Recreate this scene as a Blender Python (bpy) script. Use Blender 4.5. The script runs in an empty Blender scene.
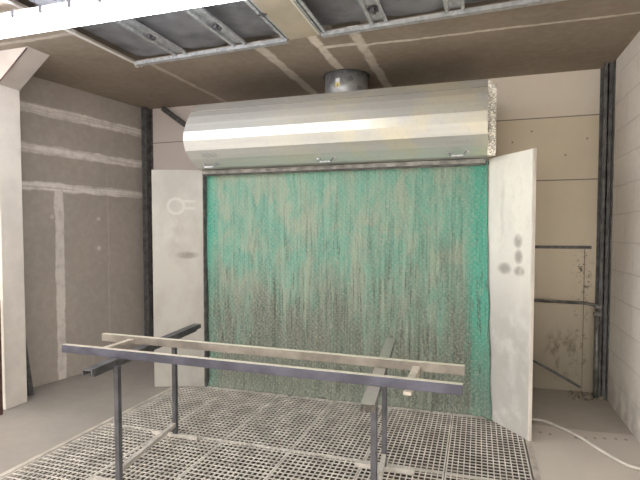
import bpy, bmesh, math, random
from mathutils import Vector, Matrix
random.seed(4)
C = bpy.context.scene.collection
sc = bpy.context.scene

# ------------------------------------------------------------ materials
class NT:
    def __init__(s, name):
        m = bpy.data.materials.new(name); m.use_nodes = True
        s.m = m; s.t = m.node_tree; s.n = s.t.nodes; s.l = s.t.links
        s.b = s.n['Principled BSDF']
        g = s.n.new('ShaderNodeNewGeometry'); s.pos = g.outputs['Position']
        x = s.n.new('ShaderNodeSeparateXYZ'); s.l.new(s.pos, x.inputs[0])
        s.X, s.Y, s.Z = x.outputs
    def set(s, k, v):
        i = s.b.inputs[k]
        if hasattr(v, 'is_output'): s.l.new(v, i)
        else: i.default_value = v if not isinstance(v, tuple) or len(v) == 4 else (*v, 1)
    def m_(s, op, a, b=None, c=None, clamp=False):
        n = s.n.new('ShaderNodeMath'); n.operation = op; n.use_clamp = clamp
        for i, v in enumerate((a, b, c)):
            if v is None: continue
            if hasattr(v, 'is_output'): s.l.new(v, n.inputs[i])
            else: n.inputs[i].default_value = v
        return n.outputs[0]
    def obj(s):
        return s.n.new('ShaderNodeTexCoord').outputs['Object']
    def scaled(s, sx, sy, sz, src=None):
        n = s.n.new('ShaderNodeMapping'); s.l.new(src or s.pos, n.inputs['Vector'])
        n.inputs['Scale'].default_value = (sx, sy, sz); return n.outputs[0]
    def noise(s, scale=5, detail=4, rough=.55, vec=None, dist=0):
        n = s.n.new('ShaderNodeTexNoise'); s.l.new(vec or s.pos, n.inputs['Vector'])
        n.inputs['Scale'].default_value = scale; n.inputs['Detail'].default_value = detail
        n.inputs['Roughness'].default_value = rough; n.inputs['Distortion'].default_value = dist
        return n.outputs['Fac']
    def mr(s, v, a, b, c=0., d=1., smooth=True):
        n = s.n.new('ShaderNodeMapRange'); n.interpolation_type = 'SMOOTHSTEP' if smooth else 'LINEAR'
        s.l.new(v, n.inputs['Value'])
        for k, q in (('From Min', a), ('From Max', b), ('To Min', c), ('To Max', d)): n.inputs[k].default_value = q
        return n.outputs['Result']
    def mix(s, f, a, b, mode='MIX'):
        n = s.n.new('ShaderNodeMix'); n.data_type = 'RGBA'; n.blend_type = mode
        for i, v in ((0, f), (6, a), (7, b)):
            if hasattr(v, 'is_output'): s.l.new(v, n.inputs[i])
            elif i == 0: n.inputs[0].default_value = v
            else: n.inputs[i].default_value = (*v[:3], 1)
        return n.outputs[2]
    def band(s, u, c, w, soft=.5):              # 1 inside |u-c|<w
        d = s.m_('ABSOLUTE', s.m_('SUBTRACT', u, c))
        return s.mr(d, w*soft, w, 1, 0)
    def rng(s, v, lo, hi, e=.03):
        return s.m_('MULTIPLY', s.mr(v, lo-e, lo+e), s.mr(v, hi-e, hi+e, 1, 0))
    def spot(s, u, v, cu, cv, ru, rv, soft=.2):
        a = s.m_('POWER', s.m_('DIVIDE', s.m_('SUBTRACT', u, cu), ru), 2)
        b = s.m_('POWER', s.m_('DIVIDE', s.m_('SUBTRACT', v, cv), rv), 2)
        # POWER of negatives is safe for integer exponent 2
        return s.mr(s.m_('ADD', a, b), soft, 1, 1, 0)
    def add(s, *a):
        r = a[0]
        for x in a[1:]: r = s.m_('MAXIMUM', r, x)
        return r
    def mul(s, a, b): return s.m_('MULTIPLY', a, b)
    def bump(s, h, st=.3, d=.01):
        n = s.n.new('ShaderNodeBump'); n.inputs['Strength'].default_value = st; n.inputs['Distance'].default_value = d
        s.l.new(h, n.inputs['Height']); s.l.new(n.outputs[0], s.b.inputs['Normal'])

def simple(name, col, rough=.6, metal=0., var=.12, scale=8, bump=.0, emit=None, st=1):
    t = NT(name); n = t.noise(scale, 5, .6, t.obj())
    dk = tuple(c*(1-var*2) for c in col); lt = tuple(min(1, c*(1+var)) for c in col)
    t.set('Base Color', t.mix(t.mr(n, .3, .7), dk, lt))
    t.set('Roughness', rough); t.set('Metallic', metal)
    if bump: t.bump(t.noise(scale*8, 3, .6, t.obj()), bump, .004)
    if emit: t.set('Emission Color', (*emit, 1)); t.set('Emission Strength', st)
    return t.m

def board(name, base, dirt, plaster, masks, bumpst=.15, rough=.85, extra=None, pstr=.95):
    t = NT(name)
    n1 = t.noise(1.3, 5, .6); n2 = t.noise(14, 5, .65)
    col = t.mix(t.mr(n1, .3, .72), base, dirt)
    col = t.mix(t.mr(n2, .35, .75, 0, .1), col, plaster)
    wob = t.m_('MULTIPLY', t.m_('SUBTRACT', t.noise(5, 5, .65), .5), .07)
    msk = masks(t, wob)
    br = t.mr(t.noise(11, 5, .7), .30, .58, .55, 1)
    msk = t.mul(t.mul(msk, br), pstr)
    col = t.mix(msk, col, plaster)
    if extra: col = extra(t, col)
    t.set('Base Color', col); t.set('Roughness', rough)
    t.bump(t.m_('ADD', t.mul(msk, .7), t.mul(n2, .3)), bumpst, .01)
    return t.m

def ceil_masks(t, wob):
    X = t.m_('ADD', t.X, wob); Y = t.m_('ADD', t.Y, wob)
    a = t.mul(t.band(X, -2.93, .035), .55); b = t.mul(t.band(X, -1.79, .06), .8)
    c = t.mul(t.band(X, -1.29, .05), t.rng(t.Y, 3.7, 4.75, .1))
    d = t.mul(t.band(X, -.95, .055), .9)
    e = t.mul(t.band(Y, 4.10, .025), t.rng(t.X, -.95, 3))
    f = t.mul(t.band(Y, 4.05, .04), t.rng(t.X, -1.3, -.92))
    g = t.mul(t.mul(t.band(Y, 3.15, .03), t.rng(t.X, -4.5, -3.05)), .5)
    h = t.mul(t.mul(t.band(Y, 2.75, .03), t.rng(t.X, -4.5, -3.05)), .4)
    return t.add(a, b, c, d, e, f, g, h)
M = {}
M['ceiling'] = board('ceiling board', (.32, .265, .215), (.26, .215, .17), (.74, .68, .60), ceil_masks, .2)
def lw_masks(t, wob):
    Z = t.m_('ADD', t.Z, wob); Y = t.m_('ADD', t.Y, wob)
    f = t.noise(1, 3, .6, t.scaled(1, 1.2, 60)); st = t.mr(f, .40, .56, .5, 1)
    hs = t.add(t.band(Z, 2.84, .065), t.band(Z, 2.44, .06), t.band(Z, 2.06, .055))
    v = t.mul(t.band(Y, 4.13, .06, .7), t.mr(t.Z, 2.0, 2.1, .75, 0))
    v2 = t.mul(t.mul(t.band(Y, 4.75, .012), t.mr(t.Z, 2.0, 2.6, .5, 0)), .35)
    d = t.add(t.spot(t.Y, t.Z, 4.05, 1.75, .03, .03), t.spot(t.Y, t.Z, 4.62, 1.74, .035, .03), t.spot(t.Y, t.Z, 4.62, 1.4, .035, .035))
    return t.add(t.mul(hs, st), v, v2, t.mul(d, .5))
M['left_wall'] = board('taupe wallboard', (.40, .355, .31), (.36, .325, .285), (.80, .76, .71), lw_masks, .15)
def bw_masks(t, wob):
    return t.mr(t.m_('ADD', t.Z, t.mul(wob, .3)), 2.72, 2.735, 0, .8)
def bw_extra(t, col):
    col = t.mix(t.mr(t.X, -2.0, -1.5, .9, 0), col, (.56, .50, .47))
    j = t.add(t.band(t.Z, 2.725, .007), t.band(t.Z, 2.105, .007))
    col = t.mix(t.mul(j, .8), col, (.12, .10, .08))
    vj = t.mul(t.band(t.X, 1.0, .006), t.mr(t.Z, 1.40, 1.45, .9, 0))
    dirt = t.mul(t.mul(t.band(t.X, .985, .12, .1), t.mr(t.Z, 1.35, 1.43, 1, 0)), t.mr(t.noise(22, 5, .75), .55, .62))
    col = t.mix(t.mul(t.add(vj, dirt), .85), col, (.10, .085, .07))
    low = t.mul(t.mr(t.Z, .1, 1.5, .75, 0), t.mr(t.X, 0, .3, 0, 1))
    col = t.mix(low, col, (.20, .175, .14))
    stain = t.mul(t.mul(t.spot(t.X, t.Z, .82, .38, .2, .32), t.mr(t.noise(9, 5, .7, t.scaled(1, 1, .5)), .45, .65)), .6)
    col = t.mix(stain, col, (.09, .075, .06))
    holes = t.add(*[t.spot(t.X, t.Z, a, b, .012, .012) for a, b in ((.32, 2.5), (.81, 2.35), (1.0, 2.5), (.5, 2.6), (1.04, 1.1))])
    return t.mix(t.mul(holes, .7), col, (.1, .07, .05))
M['back_wall'] = board('back wall panels', (.74, .65, .50), (.69, .60, .465), (.78, .71, .64), bw_masks, .1, extra=bw_extra, pstr=.8)

def floor_mat():
    t = NT('dusty concrete')
    n = t.noise(1.2, 5, .6); n2 = t.noise(9, 6, .65); n3 = t.noise(60, 3, .6)
    col = t.mix(t.mr(n, .3, .7), (.29, .265, .24), (.36, .33, .295))
    col = t.mix(t.mr(n2, .4, .75, 0, .35), col, (.42, .385, .34))
    col = t.mix(t.mr(t.X, -3.0, -2.8, .34, 0), col, (.11, .10, .09))  # shade put into the colour: left floor darkened against strong light there
    col = t.mix(t.mr(t.X, .3, .4, 0, .55), col, (.60, .55, .49))  # right floor made paler, standing in for light missing there
    # footprint marks of a removed partition and a darker far part on the right
    line = t.m_('ADD', 4.34, t.mul(t.m_('SUBTRACT', t.noise(3), .5), .05))
    far = t.mul(t.mr(t.m_('SUBTRACT', t.Y, line), -.01, .01), t.mr(t.X, .3, .35))
    col = t.mix(t.mul(far, .45), col, (.22, .19, .155))
    hs = t.add(*[t.spot(t.X, t.Y, x, 4.20+.04*math.sin(x*7), .014, .024) for x in (.49, .56, .74, .81, .88, .95, 1.03, 1.10)])
    col = t.mix(t.mul(hs, .7), col, (.16, .12, .09))
    t.set('Base Color', col); t.set('Roughness', t.mr(n2, .3, .7, .55, .8))
    t.bump(t.m_('ADD', n2, t.mul(n3, .3)), .12, .01)
    return t.m
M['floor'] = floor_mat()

def block_mat():
    t = NT('painted blockwork')
    cx = t.n.new('ShaderNodeCombineXYZ'); t.l.new(t.Y, cx.inputs[0]); t.l.new(t.Z, cx.inputs[1])
    b = t.n.new('ShaderNodeTexBrick'); t.l.new(cx.outputs[0], b.inputs['Vector'])
    b.inputs['Scale'].default_value = 1; b.inputs['Brick Width'].default_value = .5; b.inputs['Row Height'].default_value = .25
    b.inputs['Mortar Size'].default_value = .006; b.inputs['Mortar Smooth'].default_value = .6
    for k, c in (('Color1', (.82, .78, .73)), ('Color2', (.79, .75, .70)), ('Mortar', (.68, .64, .60))): b.inputs[k].default_value = (*c, 1)
    n = t.noise(25, 5, .7)
    dirt = t.mul(t.mr(t.Z, 0, .5, .55, 0), t.mr(t.noise(5, 4), .35, .6))
    col = t.mix(dirt, b.outputs['Color'], (.33, .29, .26))
    t.set('Base Color', t.mix(t.mr(n, .4, .8, 0, .2), col, (.42, .39, .37))); t.set('Roughness', .75)
    inv = t.m_('SUBTRACT', 1, b.outputs['Fac'])
    t.bump(t.m_('ADD', inv, t.mul(n, .25)), .5, .012)
    return t.m
M['blocks'] = block_mat()

def hood_mat():
    t = NT('dusty galvanised hood')
    n = t.noise(1, 5, .6, t.scaled(.6, 14, 14)); n2 = t.noise(30, 4, .7); n3 = t.noise(2.2, 4, .6)
    col = t.mix(t.mr(n, .3, .7), (.62, .63, .61), (.72, .73, .71))
    warm = t.mul(t.mr(n3, .42, .62), t.mr(t.X, -2.3, -.6, .1, .8))  # warm light towards the right end, painted into the zinc colour
    col = t.mix(warm, col, (.76, .72, .57))
    col = t.mix(t.mr(n2, .5, .8, 0, .25), col, (.36, .36, .33))
    t.set('Base Color', col); t.set('Metallic', .55); t.set('Roughness', t.mr(n3, .3, .7, .37, .46))
    t.bump(n2, .05, .003)
    return t.m
M['hood'] = hood_mat()

def galv(name, c1, c2, scale=28, metal=.6, rough=.42):
    t = NT(name)
    v = t.n.new('ShaderNodeTexVoronoi'); v.inputs['Scale'].default_value = scale; t.l.new(t.obj(), v.inputs['Vector'])
    s_ = t.n.new('ShaderNodeSeparateColor'); t.l.new(v.outputs['Color'], s_.inputs[0])
    f = t.m_('ADD', t.mul(s_.outputs[0], .6), t.mul(t.noise(9, 5, .6, t.obj()), .5))
    t.set('Base Color', t.mix(t.mr(f, .25, .85), c1, c2)); t.set('Metallic', metal); t.set('Roughness', rough)
    return t.m
M['galv'] = galv('galvanised sheet', (.38, .39, .40), (.60, .61, .62))
M['flange'] = galv('speckled flange', (.28, .27, .25), (.85, .82, .72), 110, .3, .5)
M['duct'] = galv('duct zinc', (.30, .31, .32), (.46, .47, .48), 20, .65, .45)
M['channel'] = galv('zinc channel', (.42, .44, .46), (.58, .60, .62), 30, .5, .45)

def wing_mat(name, side):
    t = NT(name)
    n1 = t.noise(3, 5, .6, t.scaled(1, 1, .6)); n2 = t.noise(18, 5, .7)
    if side == 'R':
        col = t.mix(t.mr(n1, .35, .65), (.82, .81, .75), (.74, .73, .69))
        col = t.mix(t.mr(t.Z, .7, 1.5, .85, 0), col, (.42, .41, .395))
        cloud = t.mul(t.mr(t.noise(5, 5, .6), .45, .7), t.mr(t.Z, .8, 1.4, 1, 0))
        col = t.mix(t.mul(cloud, .6), col, (.68, .68, .66))
        dk = t.add(t.spot(t.X, t.Z, .295, 1.52, .035, .07, 0), t.spot(t.X, t.Z, .30, 1.40, .035, .07, 0),
                   t.spot(t.X, t.Z, .205, 1.30, .06, .06, 0), t.spot(t.X, t.Z, .305, 1.29, .045, .05, 0))
        arc = t.mul(t.band(t.m_('ADD', t.X, t.mul(t.noise(4), .03)), .20, .02, 0), t.rng(t.Z, 1.55, 2.0, .1))
        dk = t.add(t.mul(dk, .65), t.mul(arc, .15))
    else:
        col = t.mix(t.mr(n1, .35, .65), (.36, .35, .32), (.30, .285, .26))  # darker than the right wing: its weaker light is put into the colour
        r = t.m_('SQRT', t.m_('ADD', t.m_('POWER', t.m_('SUBTRACT', t.X, -2.90), 2), t.m_('POWER', t.m_('SUBTRACT', t.Z, 1.85), 2)))
        ring = t.add(t.band(r, .075, .022, .2), t.mul(t.band(t.Z, 1.9, .02, .2), t.rng(t.X, -2.86, -2.72)), t.mul(t.band(t.Z, 1.83, .02, .2), t.rng(t.X, -2.84, -2.72)))
        wh = t.add(ring, t.mul(t.mul(t.spot(t.X, t.Z, -2.95, 1.6, .25, .35, 0), t.mr(t.noise(7, 4), .4, .7)), .8))
        col = t.mix(t.mul(wh, .35), col, (.52, .515, .49))
        dk = t.mul(t.spot(t.X, t.Z, -2.80, 1.355, .13, .045, 0), .8)
    dk = t.mul(dk, t.mr(n2, .3, .55, .5, 1))
    col = t.mix(dk, col, (.17, .155, .13))
    col = t.mix(t.mr(n2, .5, .8, 0, .25), col, (.40, .38, .34))
    t.set('Base Color', col); t.set('Roughness', .5); t.set('Metallic', .15)
    return t.m
M['wingR'] = wing_mat('right wing sheet', 'R'); M['wingL'] = wing_mat('left wing sheet', 'L')

def filter_mat():
    t = NT('paint filter fleece')
    big = t.noise(1.6, 4, .55, t.scaled(1.6, 1, .55)); mid = t.noise(3.2, 6, .65, t.scaled(1.7, 1, .8), .5); fine = t.noise(60, 4, .7)
    streak = t.noise(1, 5, .65, t.scaled(20, 1, 1.6), .3); streak2 = t.noise(1, 5, .65, t.scaled(48, 1, 2.6), .4)
    teal = t.mix(t.mr(streak, .35, .65), (.13, .31, .245), (.16, .37, .29))
    beige = t.mix(fine, (.40, .40, .31), (.30, .31, .25))
    grey = t.mix(t.mr(streak2, .35, .65), (.08, .092, .08), (.19, .195, .165))
    f = t.mr(t.m_('ADD', t.mul(mid, .75), t.mul(streak, .25)), .42, .62)
    col = t.mix(t.mul(f, .66), teal, beige)
    zz = t.m_('ADD', t.Z, t.m_('ADD', t.mul(t.m_('SUBTRACT', streak, .5), 1.6), t.mul(t.m_('SUBTRACT', big, .5), 1.5)))
    low = t.mr(zz, .45, 1.55, 1, 0)
    col = t.mix(t.mul(low, .93), col, grey)
    e = t.m_('ADD', t.X, t.mul(t.m_('SUBTRACT', streak, .5), .12))
    re = t.mul(t.mr(t.m_('ADD', e, t.mul(t.m_('SUBTRACT', mid, .5), .25)), -.13, -.0), t.mr(t.Z, .1, .9, .25, .95))
    le = t.mul(t.mr(e, -2.60, -2.48, 1, 0), t.mr(t.Z, .8, 1.6, .3, .95))
    col = t.mix(t.mul(t.add(re, le), .85), col, (.035, .36, .27))
    lines = t.mul(t.mr(streak2, .55, .62), t.mr(t.Z, .7, 2.1, 1, .25))
    col = t.mix(t.mul(lines, .8), col, (.055, .065, .055))
    fl = t.mr(fine, .45, .7, 0, .5)
    col = t.mix(fl, col, (.40, .42, .33))
    u = t.m_('ADD', t.X, t.Z); v = t.m_('SUBTRACT', t.X, t.Z)
    su = t.m_('ABSOLUTE', t.m_('SINE', t.mul(u, 62))); sv = t.m_('ABSOLUTE', t.m_('SINE', t.mul(v, 62)))
    net = t.m_('MINIMUM', su, sv)
    col = t.mix(t.mr(net, .1, .9, 0, .09), col, (.50, .55, .45))
    t.set('Base Color', col); t.set('Roughness', .9)
    t.bump(t.m_('ADD', t.m_('ADD', t.mul(net, .25), t.mul(fine, .8)), t.mul(streak2, 1.4)), .8, .014)
    return t.m
M['filter'] = filter_mat()
M['grate'] = simple('overspray coated grating', (.60, .565, .52), .6, .1, .15, 6)
M['frame_angle'] = simple('grating edge angle', (.46, .42, .375), .6, .2, .15, 6)
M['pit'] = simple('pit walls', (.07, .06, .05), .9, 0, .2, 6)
M['dark_steel'] = simple('dark steel', (.105, .105, .11), .55, .3, .25, 9)
def steel(name, face, lit_dust, metal=.5, rough=.4):
    t = NT(name); n = t.noise(5, 5, .6, t.obj()); n2 = t.noise(30, 4, .6, t.obj())
    g = t.n.new('ShaderNodeNewGeometry'); sx = t.n.new('ShaderNodeSeparateXYZ'); t.l.new(g.outputs['True Normal'], sx.inputs[0])
    col = t.mix(t.mr(n, .35, .7), face, tuple(min(1, c*1.7) for c in face))
    col = t.mix(t.mul(t.mr(sx.outputs[2], .6, .9), t.mr(n2, .3, .5, .7, 1)), col, lit_dust)   # upper faces paler: overspray, with light from above painted in
    t.set('Base Color', col); t.set('Metallic', metal); t.set('Roughness', rough); return t.m
M['front_rail'] = steel('front rail steel', (.075, .075, .10), (.72, .66, .56))
M['rear_rail'] = steel('rear rail steel', (.21, .19, .17), (.74, .69, .58))
M['top_steel'] = steel('trestle top steel', (.10, .095, .085), (.40, .38, .34), .5, .35)
M['raw_steel'] = simple('raw steel', (.11, .11, .125), .42, .4, .2, 7)
M['rail_steel'] = simple('ladder steel', (.40, .38, .39), .36, .7, .3, 4)
M['tan_steel'] = simple('dusty crosspiece', (.52, .47, .40), .5, .3, .15, 12)
M['foot_steel'] = simple('oversprayed feet', (.52, .49, .45), .55, .3, .15, 10)
M['pillar'] = simple('cream pillar board', (.66, .62, .57), .75, 0, .05, 4)
M['pillar_dim'] = simple('haunch boards', (.52, .47, .43), .8, 0, .05, 4)
M['post'] = simple('dark column paint', (.125, .12, .12), .5, .2, .25, 14)
M['pipe'] = simple('grey pipe', (.21, .205, .19), .45, .4, .25, 12)
M['rust'] = simple('red brown steel', (.11, .055, .045), .6, .2, .3, 14)
M['white'] = simple('lamp housing', (.80, .80, .82), .4, 0, .03)
M['lens'] = simple('lamp lens', (.9, .9, .9), .4, 0, .01, emit=(.93, .93, 1.), st=12)
M['foil'] = simple('grey insulation sheet', (.42, .43, .46), .55, .15, .2, 3, .4)
M['tanboard'] = simple('tan ceiling board', (.50, .44, .34), .8, 0, .06, 3)
M['strip'] = simple('pale strip', (.75, .73, .68), .6, 0, .05, 5)
M['hose'] = simple('pale grey hose', (.52, .49, .45), .6, 0, .1, 8)
M['bracket'] = simple('dark bolt bracket', (.12, .12, .13), .5, .4, .2, 20)
M['ink'] = simple('pencil marks', (.34, .36, .38), .7, .1, .05)
M['sticker'] = simple('white sticker', (.75, .76, .78), .6)
M['yellow'] = simple('yellow sticker', (.70, .62, .28), .6)
M['putty'] = simple('loose filler', (.62, .56, .49), .9, 0, .15, 30, .5)
M['rubble'] = simple('floor rubble', (.26, .22, .17), .9, 0, .3, 30, .5)
M['lens_clip'] = simple('clear lens clip', (.35, .35, .42), .3)

# ------------------------------------------------------------ mesh helpers
class MB:
    def __init__(s): s.bm = bmesh.new()
    def box(s, x0, x1, y0, y1, z0, z1):
        v = [s.bm.verts.new(p) for p in ((x0,y0,z0),(x1,y0,z0),(x1,y1,z0),(x0,y1,z0),(x0,y0,z1),(x1,y0,z1),(x1,y1,z1),(x0,y1,z1))]
        for f in ((3,2,1,0),(4,5,6,7),(0,1,5,4),(1,2,6,5),(2,3,7,6),(3,0,4,7)): s.bm.faces.new([v[i] for i in f])
        return s
    def prism(s, pts, z0, z1):                      # polygon in XY
        a = [s.bm.verts.new((x, y, z0)) for x, y in pts]; b = [s.bm.verts.new((x, y, z1)) for x, y in pts]
        n = len(pts); s.bm.faces.new(a[::-1]); s.bm.faces.new(b)
        for i in range(n): s.bm.faces.new((a[i], a[(i+1) % n], b[(i+1) % n], b[i]))
        return s
    def sweep_x(s, prof, x0, x1):                   # closed polygon of (y,z) along X
        a = [s.bm.verts.new((x0, y, z)) for y, z in prof]; b = [s.bm.verts.new((x1, y, z)) for y, z in prof]
        n = len(prof); s.bm.faces.new(a); s.bm.faces.new(b[::-1])
        for i in range(n): s.bm.faces.new((a[i], b[i], b[(i+1) % n], a[(i+1) % n]))
        return s
    def sweep_y(s, prof, y0, y1):
        a = [s.bm.verts.new((x, y0, z)) for x, z in prof]; b = [s.bm.verts.new((x, y1, z)) for x, z in prof]
        n = len(prof); s.bm.faces.new(a); s.bm.faces.new(b[::-1])
        for i in range(n): s.bm.faces.new((a[i], b[i], b[(i+1) % n], a[(i+1) % n]))
        return s
    def bar(s, p, q, w, h, up=(0, 0, 1)):           # rectangular bar p->q
        p, q = Vector(p), Vector(q); d = (q-p).normalized(); u = Vector(up)
        sd = d.cross(u).normalized(); u = sd.cross(d).normalized()
        v = []
        for c in (p, q):
            for a, b in ((-1,-1), (1,-1), (1,1), (-1,1)): v.append(s.bm.verts.new(c + sd*a*w/2 + u*b*h/2))
        for f in ((3,2,1,0),(4,5,6,7),(0,1,5,4),(1,2,6,5),(2,3,7,6),(3,0,4,7)): s.bm.faces.new([v[i] for i in f])
        return s
    def tube(s, pts, r, n=12):
        pts = [Vector(p) for p in pts]; rings = []
        side = None
        for i, p in enumerate(pts):
            d = (pts[min(i+1, len(pts)-1)] - pts[max(i-1, 0)]).normalized()
            if side is None: side = d.cross(Vector((0, 0, 1)) if abs(d.z) < .9 else Vector((1, 0, 0))).normalized()
            side = (side - d*side.dot(d)).normalized(); u = d.cross(side)
            rings.append([s.bm.verts.new(p + (side*math.cos(2*math.pi*k/n) + u*math.sin(2*math.pi*k/n))*r) for k in range(n)])
        for a, b in zip(rings, rings[1:]):
            for k in range(n):
                f = s.bm.faces.new((a[k], a[(k+1) % n], b[(k+1) % n], b[k])); f.smooth = True
        s.bm.faces.new(rings[0][::-1]); s.bm.faces.new(rings[-1])
        return s
    def build(s, name, mat, parent=None, bevel=0.):
        bmesh.ops.recalc_face_normals(s.bm, faces=s.bm.faces[:])
        if parent is not None:
            o_ = parent_world(parent); s.bm.transform(Matrix.Translation(-o_))
        me = bpy.data.meshes.new(name); s.bm.to_mesh(me); s.bm.free()
        o = bpy.data.objects.new(name, me); C.objects.link(o)
        o.parent = parent; me.materials.append(mat)
        if bevel:
            b = o.modifiers.new('bevel', 'BEVEL'); b.width = bevel; b.segments = 2; b.limit_method = 'ANGLE'
        return o
def parent_world(p):
    v = Vector(p.location)
    while p.parent: p = p.parent; v += Vector(p.location)
    return v
def thing(name, label, cat, loc, group=None):
    o = bpy.data.objects.new(name, None); C.objects.link(o); o.location = loc; o.empty_display_size = .1
    tag(o, label, cat, group); return o
def tag(o, label, cat, group=None):
    o['label'] = label; o['category'] = cat
    if group: o['group'] = group
    return o
def struct(o): o['kind'] = 'structure'; return o

# ------------------------------------------------------------ the room
H = 3.16; BY = 5.38; RX = 1.18; FY = -7.0; HH = 5.2; CY0 = 1.0      # the bay opens into an unseen taller hall, added to let light in
GX0, GX1, GY0, GY1 = -2.93, .37, 1.08, 4.42          # pit opening
def lx(y): return -4.32 + .15*(y-3.7)
fl = MB()
fl.box(-5.2, GX0, CY0, BY+.2, -.5, 0).box(GX1, RX+.2, CY0, BY+.2, -.5, 0).box(-9.2, RX+1, FY-.2, CY0, -.5, 0).box(-9.2, -5.2, CY0, 3.5, -.5, 0).box(GX0, GX1, CY0, GY0, -.5, 0).box(GX0, GX1, GY1, BY+.2, -.5, 0)
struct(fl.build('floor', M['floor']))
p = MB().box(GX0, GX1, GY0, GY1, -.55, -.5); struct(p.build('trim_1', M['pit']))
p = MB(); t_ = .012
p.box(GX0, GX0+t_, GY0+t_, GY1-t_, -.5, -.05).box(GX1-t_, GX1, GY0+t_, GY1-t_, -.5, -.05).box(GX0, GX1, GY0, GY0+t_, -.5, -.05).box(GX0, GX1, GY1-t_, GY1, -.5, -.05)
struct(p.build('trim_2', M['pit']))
# angle frame round the pit
p = MB(); a = .035
p.box(GX0-a, GX0+.006, GY0, GY1, 0, .006).box(GX1-.006, GX1+a, GY0, GY1, 0, .006)
p.box(GX0, GX0+.006, GY0, GY1, -.045, 0).box(GX1-.006, GX1, GY0, GY1, -.045, 0)
struct(p.build('trim_3', M['frame_angle']))

struct(MB().box(-5.2, RX+.2, BY, BY+.2, 0, H).build('wall_back', M['back_wall']))
struct(MB().box(RX, RX+.2, CY0, BY, 0, H).box(RX+.8, RX+1, FY, CY0, 0, HH).box(RX+.2, RX+1, CY0, CY0+.2, 0, HH).build('wall_right', M['blocks']))
# unseen hall added to light the bay: gated end wall, rooflights, wall above
h = MB(); h.box(-9.2, -3.6, FY-.2, FY, 0, HH).box(.6, RX+1, FY-.2, FY, 0, HH).box(-3.6, .6, FY-.2, FY, 4.0, HH)
struct(h.build('wall_front', M['pillar']))
h = MB(); h.box(-9.2, RX+1, FY, FY+.8, HH, HH+.1).box(-4.2, RX+1, CY0-.3, CY0+.2, HH, HH+.1).box(-9.2, -4.5, FY, 3.5, HH, HH+.1).box(RX, RX+1, FY, CY0, HH, HH+.1).box(-9.2, RX+1, -4.0, -3.5, HH, HH+.1).box(-4.5, -4.2, CY0, 3.5, HH, HH+.1)
struct(h.build('trim_7', M['pillar']))  # added hall roof, closed at left to cut light on the floor
struct(MB().box(-4.4, RX+.8, CY0, CY0+.2, H+.04, HH).box(-4.4, -4.25, CY0+.2, 3.3, H+.04, HH).build('wall_header', M['pillar']))
h = MB(); h.box(-9.2, -9, FY, 3.5, 0, 1.0).box(-9.2, -9, FY, 3.5, 4.4, HH)  # added side wall with window openings, placed to light the bay's right side
for y_ in (FY, -3.6, 0, 3.2): h.box(-9.2, -9, y_, y_+.3, 1.0, 4.4)
struct(h.build('wall_added_hall', M['pillar']))
struct(MB().prism([(lx(3.3), 3.3), (lx(BY), BY), (-5.2, BY), (-5.2, 3.3)], 0, H).box(-9.2, -5.2, 3.3, 3.5, 0, HH).box(-5.2, -4.4, 3.32, 3.5, H+.04, HH).build('wall_left', M['left_wall']))
# ceiling with the slightly skewed opening
def ey(x): return 3.70 - .063*x                       # far edge of the opening
OX0, OX1, OY0 = -3.06, 1.0, 1.3
c = MB()
c.prism([(-5.2, ey(-5.2)), (-5.2, BY+.2), (RX+.2, BY+.2), (RX+.2, ey(RX+.2))], H, H+.03)
c.prism([(-4.4, CY0), (-4.4, ey(-4.4)), (OX0, ey(OX0)), (OX0, CY0)], H, H+.03)
c.prism([(OX1, CY0), (OX1, ey(OX1)), (RX+.2, ey(RX+.2)), (RX+.2, CY0)], H, H+.03)
c.prism([(OX0, CY0), (OX0, OY0), (OX1, OY0), (OX1, CY0)], H, H+.03)
c.box(-4.4, RX+.2, CY0+.2, BY+.2, H+.24, H+.28)
ce = struct(c.build('ceiling', M['ceiling']))
# frame of the opening
d = MB(); d.bar((OX0, ey(OX0), H-.004), (-1.5, ey(-1.5), H-.004), .05, .03).build('x', M['channel']).name = 'trim_4'
d = MB(); d.bar((-1.2, ey(-1.2), H-.004), (OX1, ey(OX1), H-.004), .05, .03).build('x', M['channel']).name = 'trim_5'
d = MB(); d.bar((OX0, OY0, H-.002), (OX0, ey(OX0)-.03, H-.002), .018, .012).build('x', M['strip']).name = 'trim_6'
for n_ in ('trim_4', 'trim_5', 'trim_6'): struct(bpy.data.objects[n_])

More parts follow.
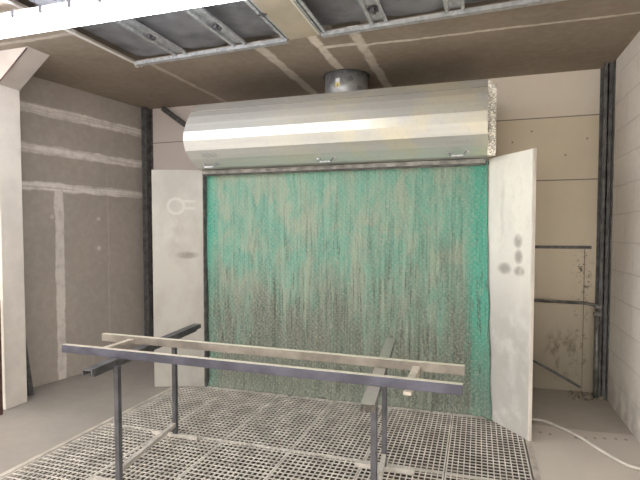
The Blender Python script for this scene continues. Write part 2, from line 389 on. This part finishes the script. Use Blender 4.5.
# insulation sheets over the opening
xs = [OX0, -2.535, -1.935, -1.50, None, -1.20, -.728, -.178, .42, OX1]
seg = [(OX0, -2.535), (-2.535, -1.935), (-1.935, -1.48), (-1.22, -.728), (-.728, -.178), (-.178, .42), (.42, OX1)]
names = ['leftmost grey insulation sheet in the ceiling opening, beside the lamp', 'grey insulation sheet second from the left in the ceiling opening',
 'grey insulation sheet in the ceiling opening just left of the tan board', 'grey insulation sheet in the ceiling opening just right of the tan board',
 'grey insulation sheet above the middle of the hood, second right of the tan board', 'bright-edged grey insulation sheet near the right end of the ceiling opening',
 'rightmost grey insulation sheet of the ceiling opening, above the block wall side']
for i, ((a, b), lb) in enumerate(zip(seg, names)):
    bm = bmesh.new(); nx, ny = 14, 40; g = []
    for j in range(ny+1):
        row = []
        for k in range(nx+1):
            x = a+.004+(b-a-.008)*k/nx; y = OY0 + (ey(x)-OY0)*j/ny
            s_ = math.sin(math.pi*k/nx)
            z = H+.075 - .022*s_*(1+.6*math.sin(y*5+i*2)) + .006*math.sin(x*23+y*9+i)*s_
            row.append(bm.verts.new((x, y, z)))
        g.append(row)
    for j in range(ny):
        for k in range(nx):
            f = bm.faces.new((g[j][k], g[j][k+1], g[j+1][k+1], g[j+1][k])); f.smooth = True
    r = bmesh.ops.solidify(bm, geom=bm.faces[:], thickness=.006)
    m = MB(); m.bm.free(); m.bm = bm
    tag(m.build('insulation_sheet', M['foil']), lb, 'insulation', 'insulation sheets in the ceiling opening')

# steel channels between them
def ceiling_channel(x, y1, lb, w=.10, bracket_y=None):
    t = thing('ceiling_channel', lb, 'steel channel', (x, y1, H), 'steel channels across the ceiling opening')
    m = MB(); z = H
    m.box(x-w/2, x+w/2, OY0, y1, z+.028, z+.034)
    m.box(x-w/2, x-w/2+.008, OY0, y1, z, z+.028).box(x+w/2-.008, x+w/2, OY0, y1, z, z+.028)
    m.box(x-w/2-.018, x-w/2, OY0, y1, z, z+.006).box(x+w/2, x+w/2+.018, OY0, y1, z, z+.006)
    m.build('channel', M['channel'], t)
    if bracket_y:
        q = MB(); q.box(x-.035, x+.035, bracket_y-.012, bracket_y+.012, z-.004, z+.028).box(x-.012, x+.012, bracket_y-.035, bracket_y+.035, z-.006, z+.02)
        q.tube([(x, bracket_y, z+.03), (x, bracket_y, z-.014)], .008, 8)
        q.build('bolt_bracket', M['bracket'], t)
ceiling_channel(-2.535, ey(-2.5)-.02, 'zinc steel channel first from the left across the ceiling opening', bracket_y=3.42)
ceiling_channel(-1.935, ey(-1.9)-.02, 'zinc steel channel second from the left, between lamp end and tan board', bracket_y=3.42)
ceiling_channel(-1.50, ey(-1.5)-.02, 'narrow zinc channel along the left side of the tan ceiling board', .03, bracket_y=3.3)
ceiling_channel(-1.19, ey(-1.19)-.02, 'narrow zinc channel along the right side of the tan ceiling board', .03)
ceiling_channel(-.728, ey(-.7)-.02, 'bracketed zinc channel above the right half of the hood', bracket_y=3.5)
ceiling_channel(-.178, ey(-.17)-.02, 'zinc channel above the right end of the hood, second from the right')
ceiling_channel(.42, ey(.42)-.02, 'rightmost zinc channel across the ceiling opening')
t = thing('ceiling_board', 'tan board filling the gap between two narrow channels in ceiling opening', 'ceiling board', (-1.35, 3.7, H))
MB().prism([(-1.478, OY0), (-1.212, OY0), (-1.212, ey(-1.2)), (-1.478, ey(-1.5))], H-.002, H+.014).build('board', M['tanboard'], t)
MB().box(-1.224, -1.210, OY0, ey(-1.2)-.03, H-.010, H-.002).build('edge_strip', M['strip'], t)
def blob(name, pts, lb, cat, mat, group=None):
    m = MB()
    for (x, y, z, r) in pts:
        g = bmesh.ops.create_icosphere(m.bm, subdivisions=2, radius=r, matrix=Matrix.Translation((x, y, z)))
        for v in g['verts']:
            c0 = Vector((x, y, z)); v.co = c0 + (v.co-c0)*random.uniform(.7, 1.15)
    return tag(m.build(name, mat), lb, cat, group)
blob('filler_lump', [(-3.07, 3.92, H-.006, .022), (-3.03, 3.93, H-.005, .016)], 'lump of pale filler at the left corner of the ceiling opening', 'filler', M['putty'])

# ------------------------------------------------------------ pillar with haunch, left
t = thing('pillar', 'cream boarded pillar with sloping haunch at the far left', 'pillar', (-4.1, 3.35, 0))
px0, pf = -4.34, -4.0
MB().box(px0, pf, 3.25, 3.47, 0, H).build('shaft', M['pillar'], t, .003)
MB().sweep_y([(pf, 2.88), (-3.64, H-.002), (pf, H-.002)], 3.25, 3.47).build('haunch', M['pillar_dim'], t)
MB().bar((pf+.012, 3.247, 2.88), (-3.65, 3.247, H-.012), .004, .012, (0, 0, 1)).build('edge_seam', M['rust'], t)
t = tag(MB().bar((-3.955, 3.15, 0.0), (-3.975, 3.17, 1.0), .03, .05, (1, 0, 0)).build('steel_bar', M['rust']), 'red-brown steel bar standing against the front of the cream pillar', 'steel bar')
t = tag(MB().bar((-4.13, 3.62, 0.0), (-4.285, 3.66, .66), .05, .035, (1, 0, 0)).build('steel_offcut', M['post']), 'dark steel offcut leaning in the corner behind the cream pillar', 'steel offcut')

# ------------------------------------------------------------ columns in the back corners
def column(x0, x1, y0, y1, lb):
    t = thing('steel_column', lb, 'steel column', ((x0+x1)/2, y1, 0), 'steel columns in the back corners')
    m = MB(); m.box(x0, x1, y0, y0+.012, 0, H).box(x0, x1, y1-.012, y1, 0, H).box((x0+x1)/2-.006, (x0+x1)/2+.006, y0, y1, 0, H)
    m.build('column', M['post'], t)
    return t
column(-4.055, -3.985, 5.24, BY, 'dark steel column in the left back corner')
cR = column(1.10, 1.175, 5.22, BY, 'dark steel column with clamped pipe in the right back corner')
MB().tube([(1.085, 5.195, 0), (1.085, 5.195, .85)], .022).build('lower_pipe', M['pipe'], cR)
MB().box(1.055, 1.115, 5.17, 5.219, .80, .83).box(1.06, 1.11, 5.17, 5.219, .87, .89).build('pipe_clamp', M['pipe'], cR)
tag(MB().tube([(.2, 5.355, .905), (1.0, 5.34, .895), (1.13, 5.19, .885)], .016).build('water_pipe', M['pipe']), 'thin grey horizontal pipe low on the right back wall', 'pipe')
tag(MB().box(.15, 1.055, 5.355, BY, 1.425, 1.455).build('steel_rail', M['post']), 'dark horizontal steel rail on the back wall right of booth', 'rail')
tag(MB().box(1.17, RX, 5.15, 5.2, 0, H).build('cable_strip', M['post']), 'narrow dark strip on block wall beside the right column', 'strip')
tag(MB().bar((.30, 5.345, .42), (.98, 5.33, .06), .02, .028, (0, 1, 0)).build('leaning_rod', M['post']), 'dark rod lying slanted against the lower right back wall', 'rod')
blob('rubble', [(1.0+random.uniform(-.12, .13), 5.2+random.uniform(-.10, .12), .01, random.uniform(.01, .026)) for _ in range(26)],
     'small crumbs of rubble at the foot of the right column', 'rubble', M['rubble'])['kind'] = 'stuff'
tag(MB().bar((-3.80, 5.34, 3.14), (-2.69, 5.0, 2.44), .05, .05).build('steel_brace', M['post']), 'dark diagonal steel brace between ceiling and hood, upper left', 'brace')

# ------------------------------------------------------------ spray booth
BX0, BX1 = -2.65, .06
booth = thing('spray_booth', 'extraction booth with faceted grey hood, teal filter curtain and two side wings', 'spray booth', (-1.3, 4.4, 0))
MB().box(BX0+.005, BX1-.005, 4.44, 5.1, 0, 2.80).build('casing', M['galv'], booth)
prof = [(4.375, 2.205), (4.26, 2.22), (4.14, 2.285), (4.06, 2.355), (4.025, 2.445), (4.035, 2.53), (4.07, 2.61), (4.115, 2.685), (4.18, 2.752), (4.29, 2.845), (5.1, 2.87), (5.1, 2.80), (4.44, 2.80), (4.44, 2.205)]
hood = MB().sweep_x(prof, BX0, BX1).build('hood', M['hood'], booth)
MB().bar((BX0+.005, 4.178, 2.751), (BX1-.004, 4.178, 2.751), .004, .004).build('seam', M['pipe'], hood)
# three bail handles
for hx in (-2.46, -1.295, -.167):
    m = MB()
    pts = [(hx-.075, 4.215, 2.262), (hx-.045, 4.165, 2.212), (hx+.045, 4.165, 2.212), (hx+.075, 4.215, 2.262)]
    for a_, b_ in zip(pts, pts[1:]): m.bar(a_, b_, .014, .014)
    m.box(hx-.09, hx-.055, 4.20, 4.235, 2.24, 2.27).box(hx+.055, hx+.09, 4.20, 4.235, 2.24, 2.27)
    m.build('handle', M['duct'], hood)
# faint pencil writing on the bright facet
def on_facet(s, h):                                   # s along X, h 0..1 up the facet between prof[4], prof[5]
    a, b = prof[4], prof[5]
    return Vector((s, a[0]+(b[0]-a[0])*h-.0015, a[1]+(b[1]-a[1])*h))
def scribble(x0, strokes, scale, name):
    m = MB()
    for st in strokes:
        q = [on_facet(x0+x*scale, .25+y*.5) for x, y in st]
        for a_, b_ in zip(q, q[1:]): m.bar(a_, b_, .002, .004, (0, 1, 0))
    m.build(name, M['ink'], hood)
arc = lambda cx, cy, rx, ry, a0, a1, n=8: [(cx+rx*math.cos(math.radians(a0+(a1-a0)*i/n)), cy+ry*math.sin(math.radians(a0+(a1-a0)*i/n))) for i in range(n+1)]
S = [arc(.5, .5, .5, .5, 50, 310)]
for i in range(6): S.append(arc(1.5+i*.75, .33, .32, .28, 0, 360 if i % 2 == 0 else 200))
S.append([(6.0, .1), (6.1, .9)])
scribble(-1.43, S, .030, 'pencil_writing')
m = MB()
for k in range(3):
    q = [(-2.50+.02*i, 4.135-.003, 2.30+.012*k+.006*math.sin(i*1.7+k)) for i in range(9)]
    q = [(x, 4.14-(z-2.285)*1.14-.004, z) for x, y, z in q]
    for a_, b_ in zip(q, q[1:]): m.bar(a_, b_, .002, .004, (0, 1, 0))
m.build('pencil_writing', M['ink'], hood)
MB().box(.061, .085, 4.17, 4.185, 2.76, 2.80).box(.061, .125, 4.17, 4.185, 2.20, 2.76).box(.061, .07, 4.185, 5.1, 2.20, 2.80).build('end_flange', M['flange'], booth)
m = MB().box(BX0+.02, BX1-.01, 4.335, 4.372, 2.168, 2.203); m.build('curtain_rail', M['pipe'], booth)
m = MB().box(BX0+.02, BX1+.02, 4.372, 4.40, 2.155, 2.185); m.build('rail_lip', M['post'], booth)
# wings
def wing(p, q, mat, z1=2.215, ragged=0):
    p, q = Vector((*p, 0)), Vector((*q, 0)); d = (q-p).normalized(); n = Vector((-d.y, d.x, 0))
    if n.y < 0: n = -n
    th = .022
    w = MB().prism([p.xy, q.xy, (q+n*th).xy, (p+n*th).xy], .008, z1).build('wing', mat, booth, .002)
    return w, d, n, p, q
w, d, n, p, q = wing((-2.645, 4.36), (-3.125, 4.185), M['wingL']); w['label'] = 'grey left wing of the booth with white smears'
MB().box(-2.668, -2.632, 4.372, 4.44, 0, 2.20).build('jamb', M['post'], booth)
e = MB().bar(p-n*.004-d*.002+Vector((0,0,.01)), p-n*.004-d*.002+Vector((0,0,2.2)), .008, .008, (0,1,0)).build('hinge_strip', M['post'], w)
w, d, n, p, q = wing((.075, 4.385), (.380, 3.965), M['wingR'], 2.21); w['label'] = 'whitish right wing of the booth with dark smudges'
MB().bar(q+n*.011+d*.004+Vector((0,0,.008)), q+n*.011+d*.004+Vector((0,0,2.212)), .03, .008, d).build('folded_edge', M['pillar'], w)
# filter curtain
bm = bmesh.new(); nx, nz = 260, 170; g = []
from mathutils import noise as mn
for j in range(nz+1):
    row = []; v = j/nz
    for i in range(nx+1):
        u = i/nx
        xr = .066 + .05*max(0, 1-v*1.25) + .006*math.sin(v*31)*(1-v)
        x = -2.632 + (xr+2.632)*u
        low = (1-v)**1.0
        zb = .004 + .010*max(0, mn.noise(Vector((x*9, 0, 3)))) 
        z = zb + (2.19-zb)*v
        y = 4.415 - .018*mn.noise(Vector((x*9, z*.9, 0))) - (.006+.012*low)*mn.noise(Vector((x*28, z*1.8, 5))) - .006*mn.noise(Vector((x*60, z*12, 9)))
        y -= .035*max(0, (.10-z)/.10)**2
        if x > .045: y = min(y, 4.372-(x-.070)*1.40-.012)
        row.append(bm.verts.new((x, y, z)))
    g.append(row)
for j in range(nz):
    for i in range(nx):
        f = bm.faces.new((g[j][i], g[j][i+1], g[j+1][i+1], g[j+1][i])); f.smooth = True
m = MB(); m.bm.free(); m.bm = bm
fc = m.build('filter_curtain', M['filter'], booth)
sm = fc.modifiers.new('t', 'SOLIDIFY'); sm.thickness = .008; sm.offset = -1 if fc.data.polygons[0].normal.y < 0 else 1
# duct
dx, dy, dr = -1.285, 4.86, .215
m = MB(); m.tube([(dx, dy, 2.86), (dx, dy, H)], dr, 48); du = m.build('duct', M['duct'], booth)
def ring(cx, cy, r0, r1, z0, z1, n=48):
    m = MB(); vs = []
    for r, z in ((r0, z0), (r1, z0), (r1, z1), (r0, z1)):
        vs.append([m.bm.verts.new((cx+r*math.cos(2*math.pi*k/n), cy+r*math.sin(2*math.pi*k/n), z)) for k in range(n)])
    for a_ in range(4):
        b_ = (a_+1) % 4
        for k in range(n): m.bm.faces.new((vs[a_][k], vs[a_][(k+1) % n], vs[b_][(k+1) % n], vs[b_][k]))
    return m
ring(dx, dy, dr+.001, dr+.022, H-.004, H).build('ceiling_gap', M['post'], du)
def sticker(a0, a1, z0, z1, mat, nm):
    m = MB(); r = dr+.0015; n = 6; a = []; b = []
    for k in range(n+1):
        t = math.radians(a0+(a1-a0)*k/n); a.append(m.bm.verts.new((dx+r*math.cos(t), dy+r*math.sin(t), z0))); b.append(m.bm.verts.new((dx+r*math.cos(t), dy+r*math.sin(t), z1)))
    for k in range(n): m.bm.faces.new((a[k], a[k+1], b[k+1], b[k]))
    o = m.build(nm, mat, du); return o
sticker(255, 267, 3.045, 3.085, M['sticker'], 'white_sticker'); sticker(254, 268, 3.0, 3.043, M['yellow'], 'yellow_sticker')
sticker(259.5, 262.5, 3.012, 3.026, M['rust'], 'printed_dot')

# ------------------------------------------------------------ gratings
def grating_mesh():
    W, L = .528, 1.108; m = MB(); nx, ny = 14, 24; hb = .011
    for i in range(nx+1):
        x = i*W/nx; e = .0034 if 0 < i < nx else .0045
        x = min(max(x, .0045), W-.0045)
        m.box(x-e, x+e, 0, L, -hb, 0)
    for j in range(ny+1):
        y = j*L/ny; y = min(max(y, .006), L-.006); e = .0032 if 0 < j < ny else .0045
        z0 = -.0065 if 0 < j < ny else -hb
        m.box(.0045, W-.0045, y-e, y+e, z0, -.001)
    return m
proto = None; colw = .532
cn = ['leftmost', 'second from left', 'third from left', 'third from right', 'second from right', 'rightmost']
rn = ['in row touching the filter curtain', 'in row under the front trestle feet', 'in the row nearest the viewer']
for r in range(3):
    for k in range(6):
        if proto is None: o = proto = grating_mesh().build('floor_grating', M['grate'])
        else: o = proto.copy(); C.objects.link(o)
        off = -.0
        o.location = (-2.92 + k*colw + .06*(k > 5), 4.39 - (r+1)*1.115 + .006, .004)
        o.location.x = -2.915 + k*.5455
        if k >= 0: o.scale = (1.022, 1, 1)
        tag(o, 'floor grating panel %s %s' % (cn[k], rn[r]), 'floor grating', 'floor grating panels over the pit')
# joists carrying the panels
for r in range(4):
    y = 4.39 - r*1.115 - (.02 if r == 0 else 0)
    y = max(y, GY0+.03)
    tag(MB().box(GX0+.012, GX1-.012, y-.02, y+.02, -.09, -.007).build('pit_joist', M['pit']), 'steel joist in the pit under the %s joint between grating rows' % ('back', 'second', 'third', 'nearest')[r], 'joist', 'joists under the gratings')

# ------------------------------------------------------------ trestles
def trestle(xf, x, yf, yr, b0, b1, lb, top):
    t = thing('trestle', lb, 'trestle', (x, (yf+yr)/2, 0), 'steel trestles carrying the ladder frame')
    z = .004
    xr = x
    for x, y in ((xf, yf), (xr, yr)):
        MB().box(x-.2, x+.2, y-.016, y+.016, z, z+.028).build('foot', M['foot_steel'], t, .002)
        MB().box(x-.016, x+.016, y-.016, y+.016, z+.028, .765).build('post', M['raw_steel'], t, .002)
    MB().bar((xf, yf+.016, .105), (xr, yr-.016, .105), .03, .03).build('lower_bar', M['foot_steel'], t, .002)
    # channel, open underneath
    (xa, ya), (xb, yb) = b0, b1
    m = MB()
    d = Vector((xb-xa, yb-ya, 0)).normalized(); s = Vector((d.y, -d.x, 0))
    a_, b_ = Vector((xa, ya, 0)), Vector((xb, yb, 0))
    up = Vector((0, 0, 1))
    m.bar(a_+up*.796, b_+up*.796, .066, .008)
    for k in (-1, 1): m.bar(a_+s*k*.030+up*.778, b_+s*k*.030+up*.778, .006, .030)
    m.bar(a_+d*.05+up*.768, b_-d*.05+up*.768, .034, .006+.04)
    m.build('top_bar', top, t)
trestle(-2.115, -2.215, 2.47, 3.215, (-2.14, 2.25), (-2.30, 3.68), 'dark-topped steel trestle on the left under the ladder frame', M['dark_steel'])
trestle(-.507, -.578, 2.50, 3.19, (-.476, 2.19), (-.61, 3.62), 'brighter steel trestle on the right under the ladder frame', M['top_steel'])
t = thing('ladder_frame', 'long steel ladder frame of two rails lying across both trestles', 'steel frame', (-1.3, 2.68, .8))
def rail(y0, y1, mat):
    return MB().bar((-2.60, y0, .8275), (-.06, y1, .8275), .038, .052).build('rail', mat, t, .002)
rail(2.54, 2.465, M['front_rail']); rail(2.90, 2.81, M['rear_rail'])
MB().box(-2.35, -2.31, 2.55, 2.87, .815, .835).build('crosspiece', M['tan_steel'], t)
MB().box(-.345, -.305, 2.42, 2.80, .784, .80).box(-.345, -.305, 2.49, 2.80, .80, .83).build('crosspiece', M['tan_steel'], t)

# ------------------------------------------------------------ hose
pts = [(.30, 4.50), (.38, 4.44), (.453, 4.42), (.553, 4.407), (.663, 4.29), (.767, 4.144), (.848, 3.971), (.928, 3.816), (.993, 3.73), (1.06, 3.70), (1.13, 3.62), (1.15, 3.4)]
def cr(p, n=6):
    o = []
    for i in range(len(p)-1):
        a, b, c_, d_ = (Vector((*p[max(0, min(len(p)-1, i+k))], .014)) for k in (-1, 0, 1, 2))
        for s in range(n):
            u = s/n; o.append(.5*((2*b)+(c_-a)*u+(2*a-5*b+4*c_-d_)*u*u+(3*b-a-3*c_+d_)*u**3))
    o.append(Vector((*p[-1], .014))); return o
tag(MB().tube(cr(pts), .013, 10).build('hose', M['hose']), 'pale hose curling over the floor from behind the right wing', 'hose')

# ------------------------------------------------------------ strip lamp
t = thing('strip_lamp', 'long white fluorescent strip lamp glowing under the ceiling opening', 'strip lamp', (-2.7, 2.61, 3.0))
lx0, lx1 = -4.0, -1.22
MB().box(lx0, lx1, 2.57, 2.74, 3.045, 3.085).build('housing', M['white'], t, .006)
MB().sweep_x([(2.525, 3.045), (2.54, 3.01), (2.60, 2.985), (2.71, 2.985), (2.765, 3.01), (2.785, 3.045)], lx0, lx1).build('lens', M['lens'], t)
for k in range(11):
    x = lx0+.12+k*.235
    MB().box(x-.014, x+.014, 2.510, 2.530, 3.01, 3.055).build('lens_clip', M['lens_clip'], t)
for x in (-2.535, -1.935):
    MB().box(x-.015, x+.015, 2.60, 2.70, 3.085, H).build('hanger', M['channel'], t)

# ------------------------------------------------------------ light
w = bpy.data.worlds.new('sky'); sc.world = w; w.use_nodes = True
nt = w.node_tree; bg = nt.nodes['Background']
bg.inputs[0].default_value = (1.0, .955, .89, 1); bg.inputs[1].default_value = 4.2

# ------------------------------------------------------------ camera
f, TH, P = 490., math.radians(17.87), math.radians(2.4)
cam = bpy.data.cameras.new('camera'); co = bpy.data.objects.new('camera', cam); C.objects.link(co); sc.camera = co
cam.sensor_width = 36; cam.lens = f*36/640; cam.sensor_fit = 'HORIZONTAL'; cam.clip_start = .02
co.location = (0, 0, 1.6)
co.rotation_euler = (math.pi/2-P, 0, TH)
cam.shift_y = (231+f*math.tan(P)-240)/640
sc.view_settings.view_transform = 'Standard'; sc.view_settings.look = 'None'
sc.view_settings.gamma = 1; sc.view_settings.use_curve_mapping = False
sc.view_settings.exposure = .65
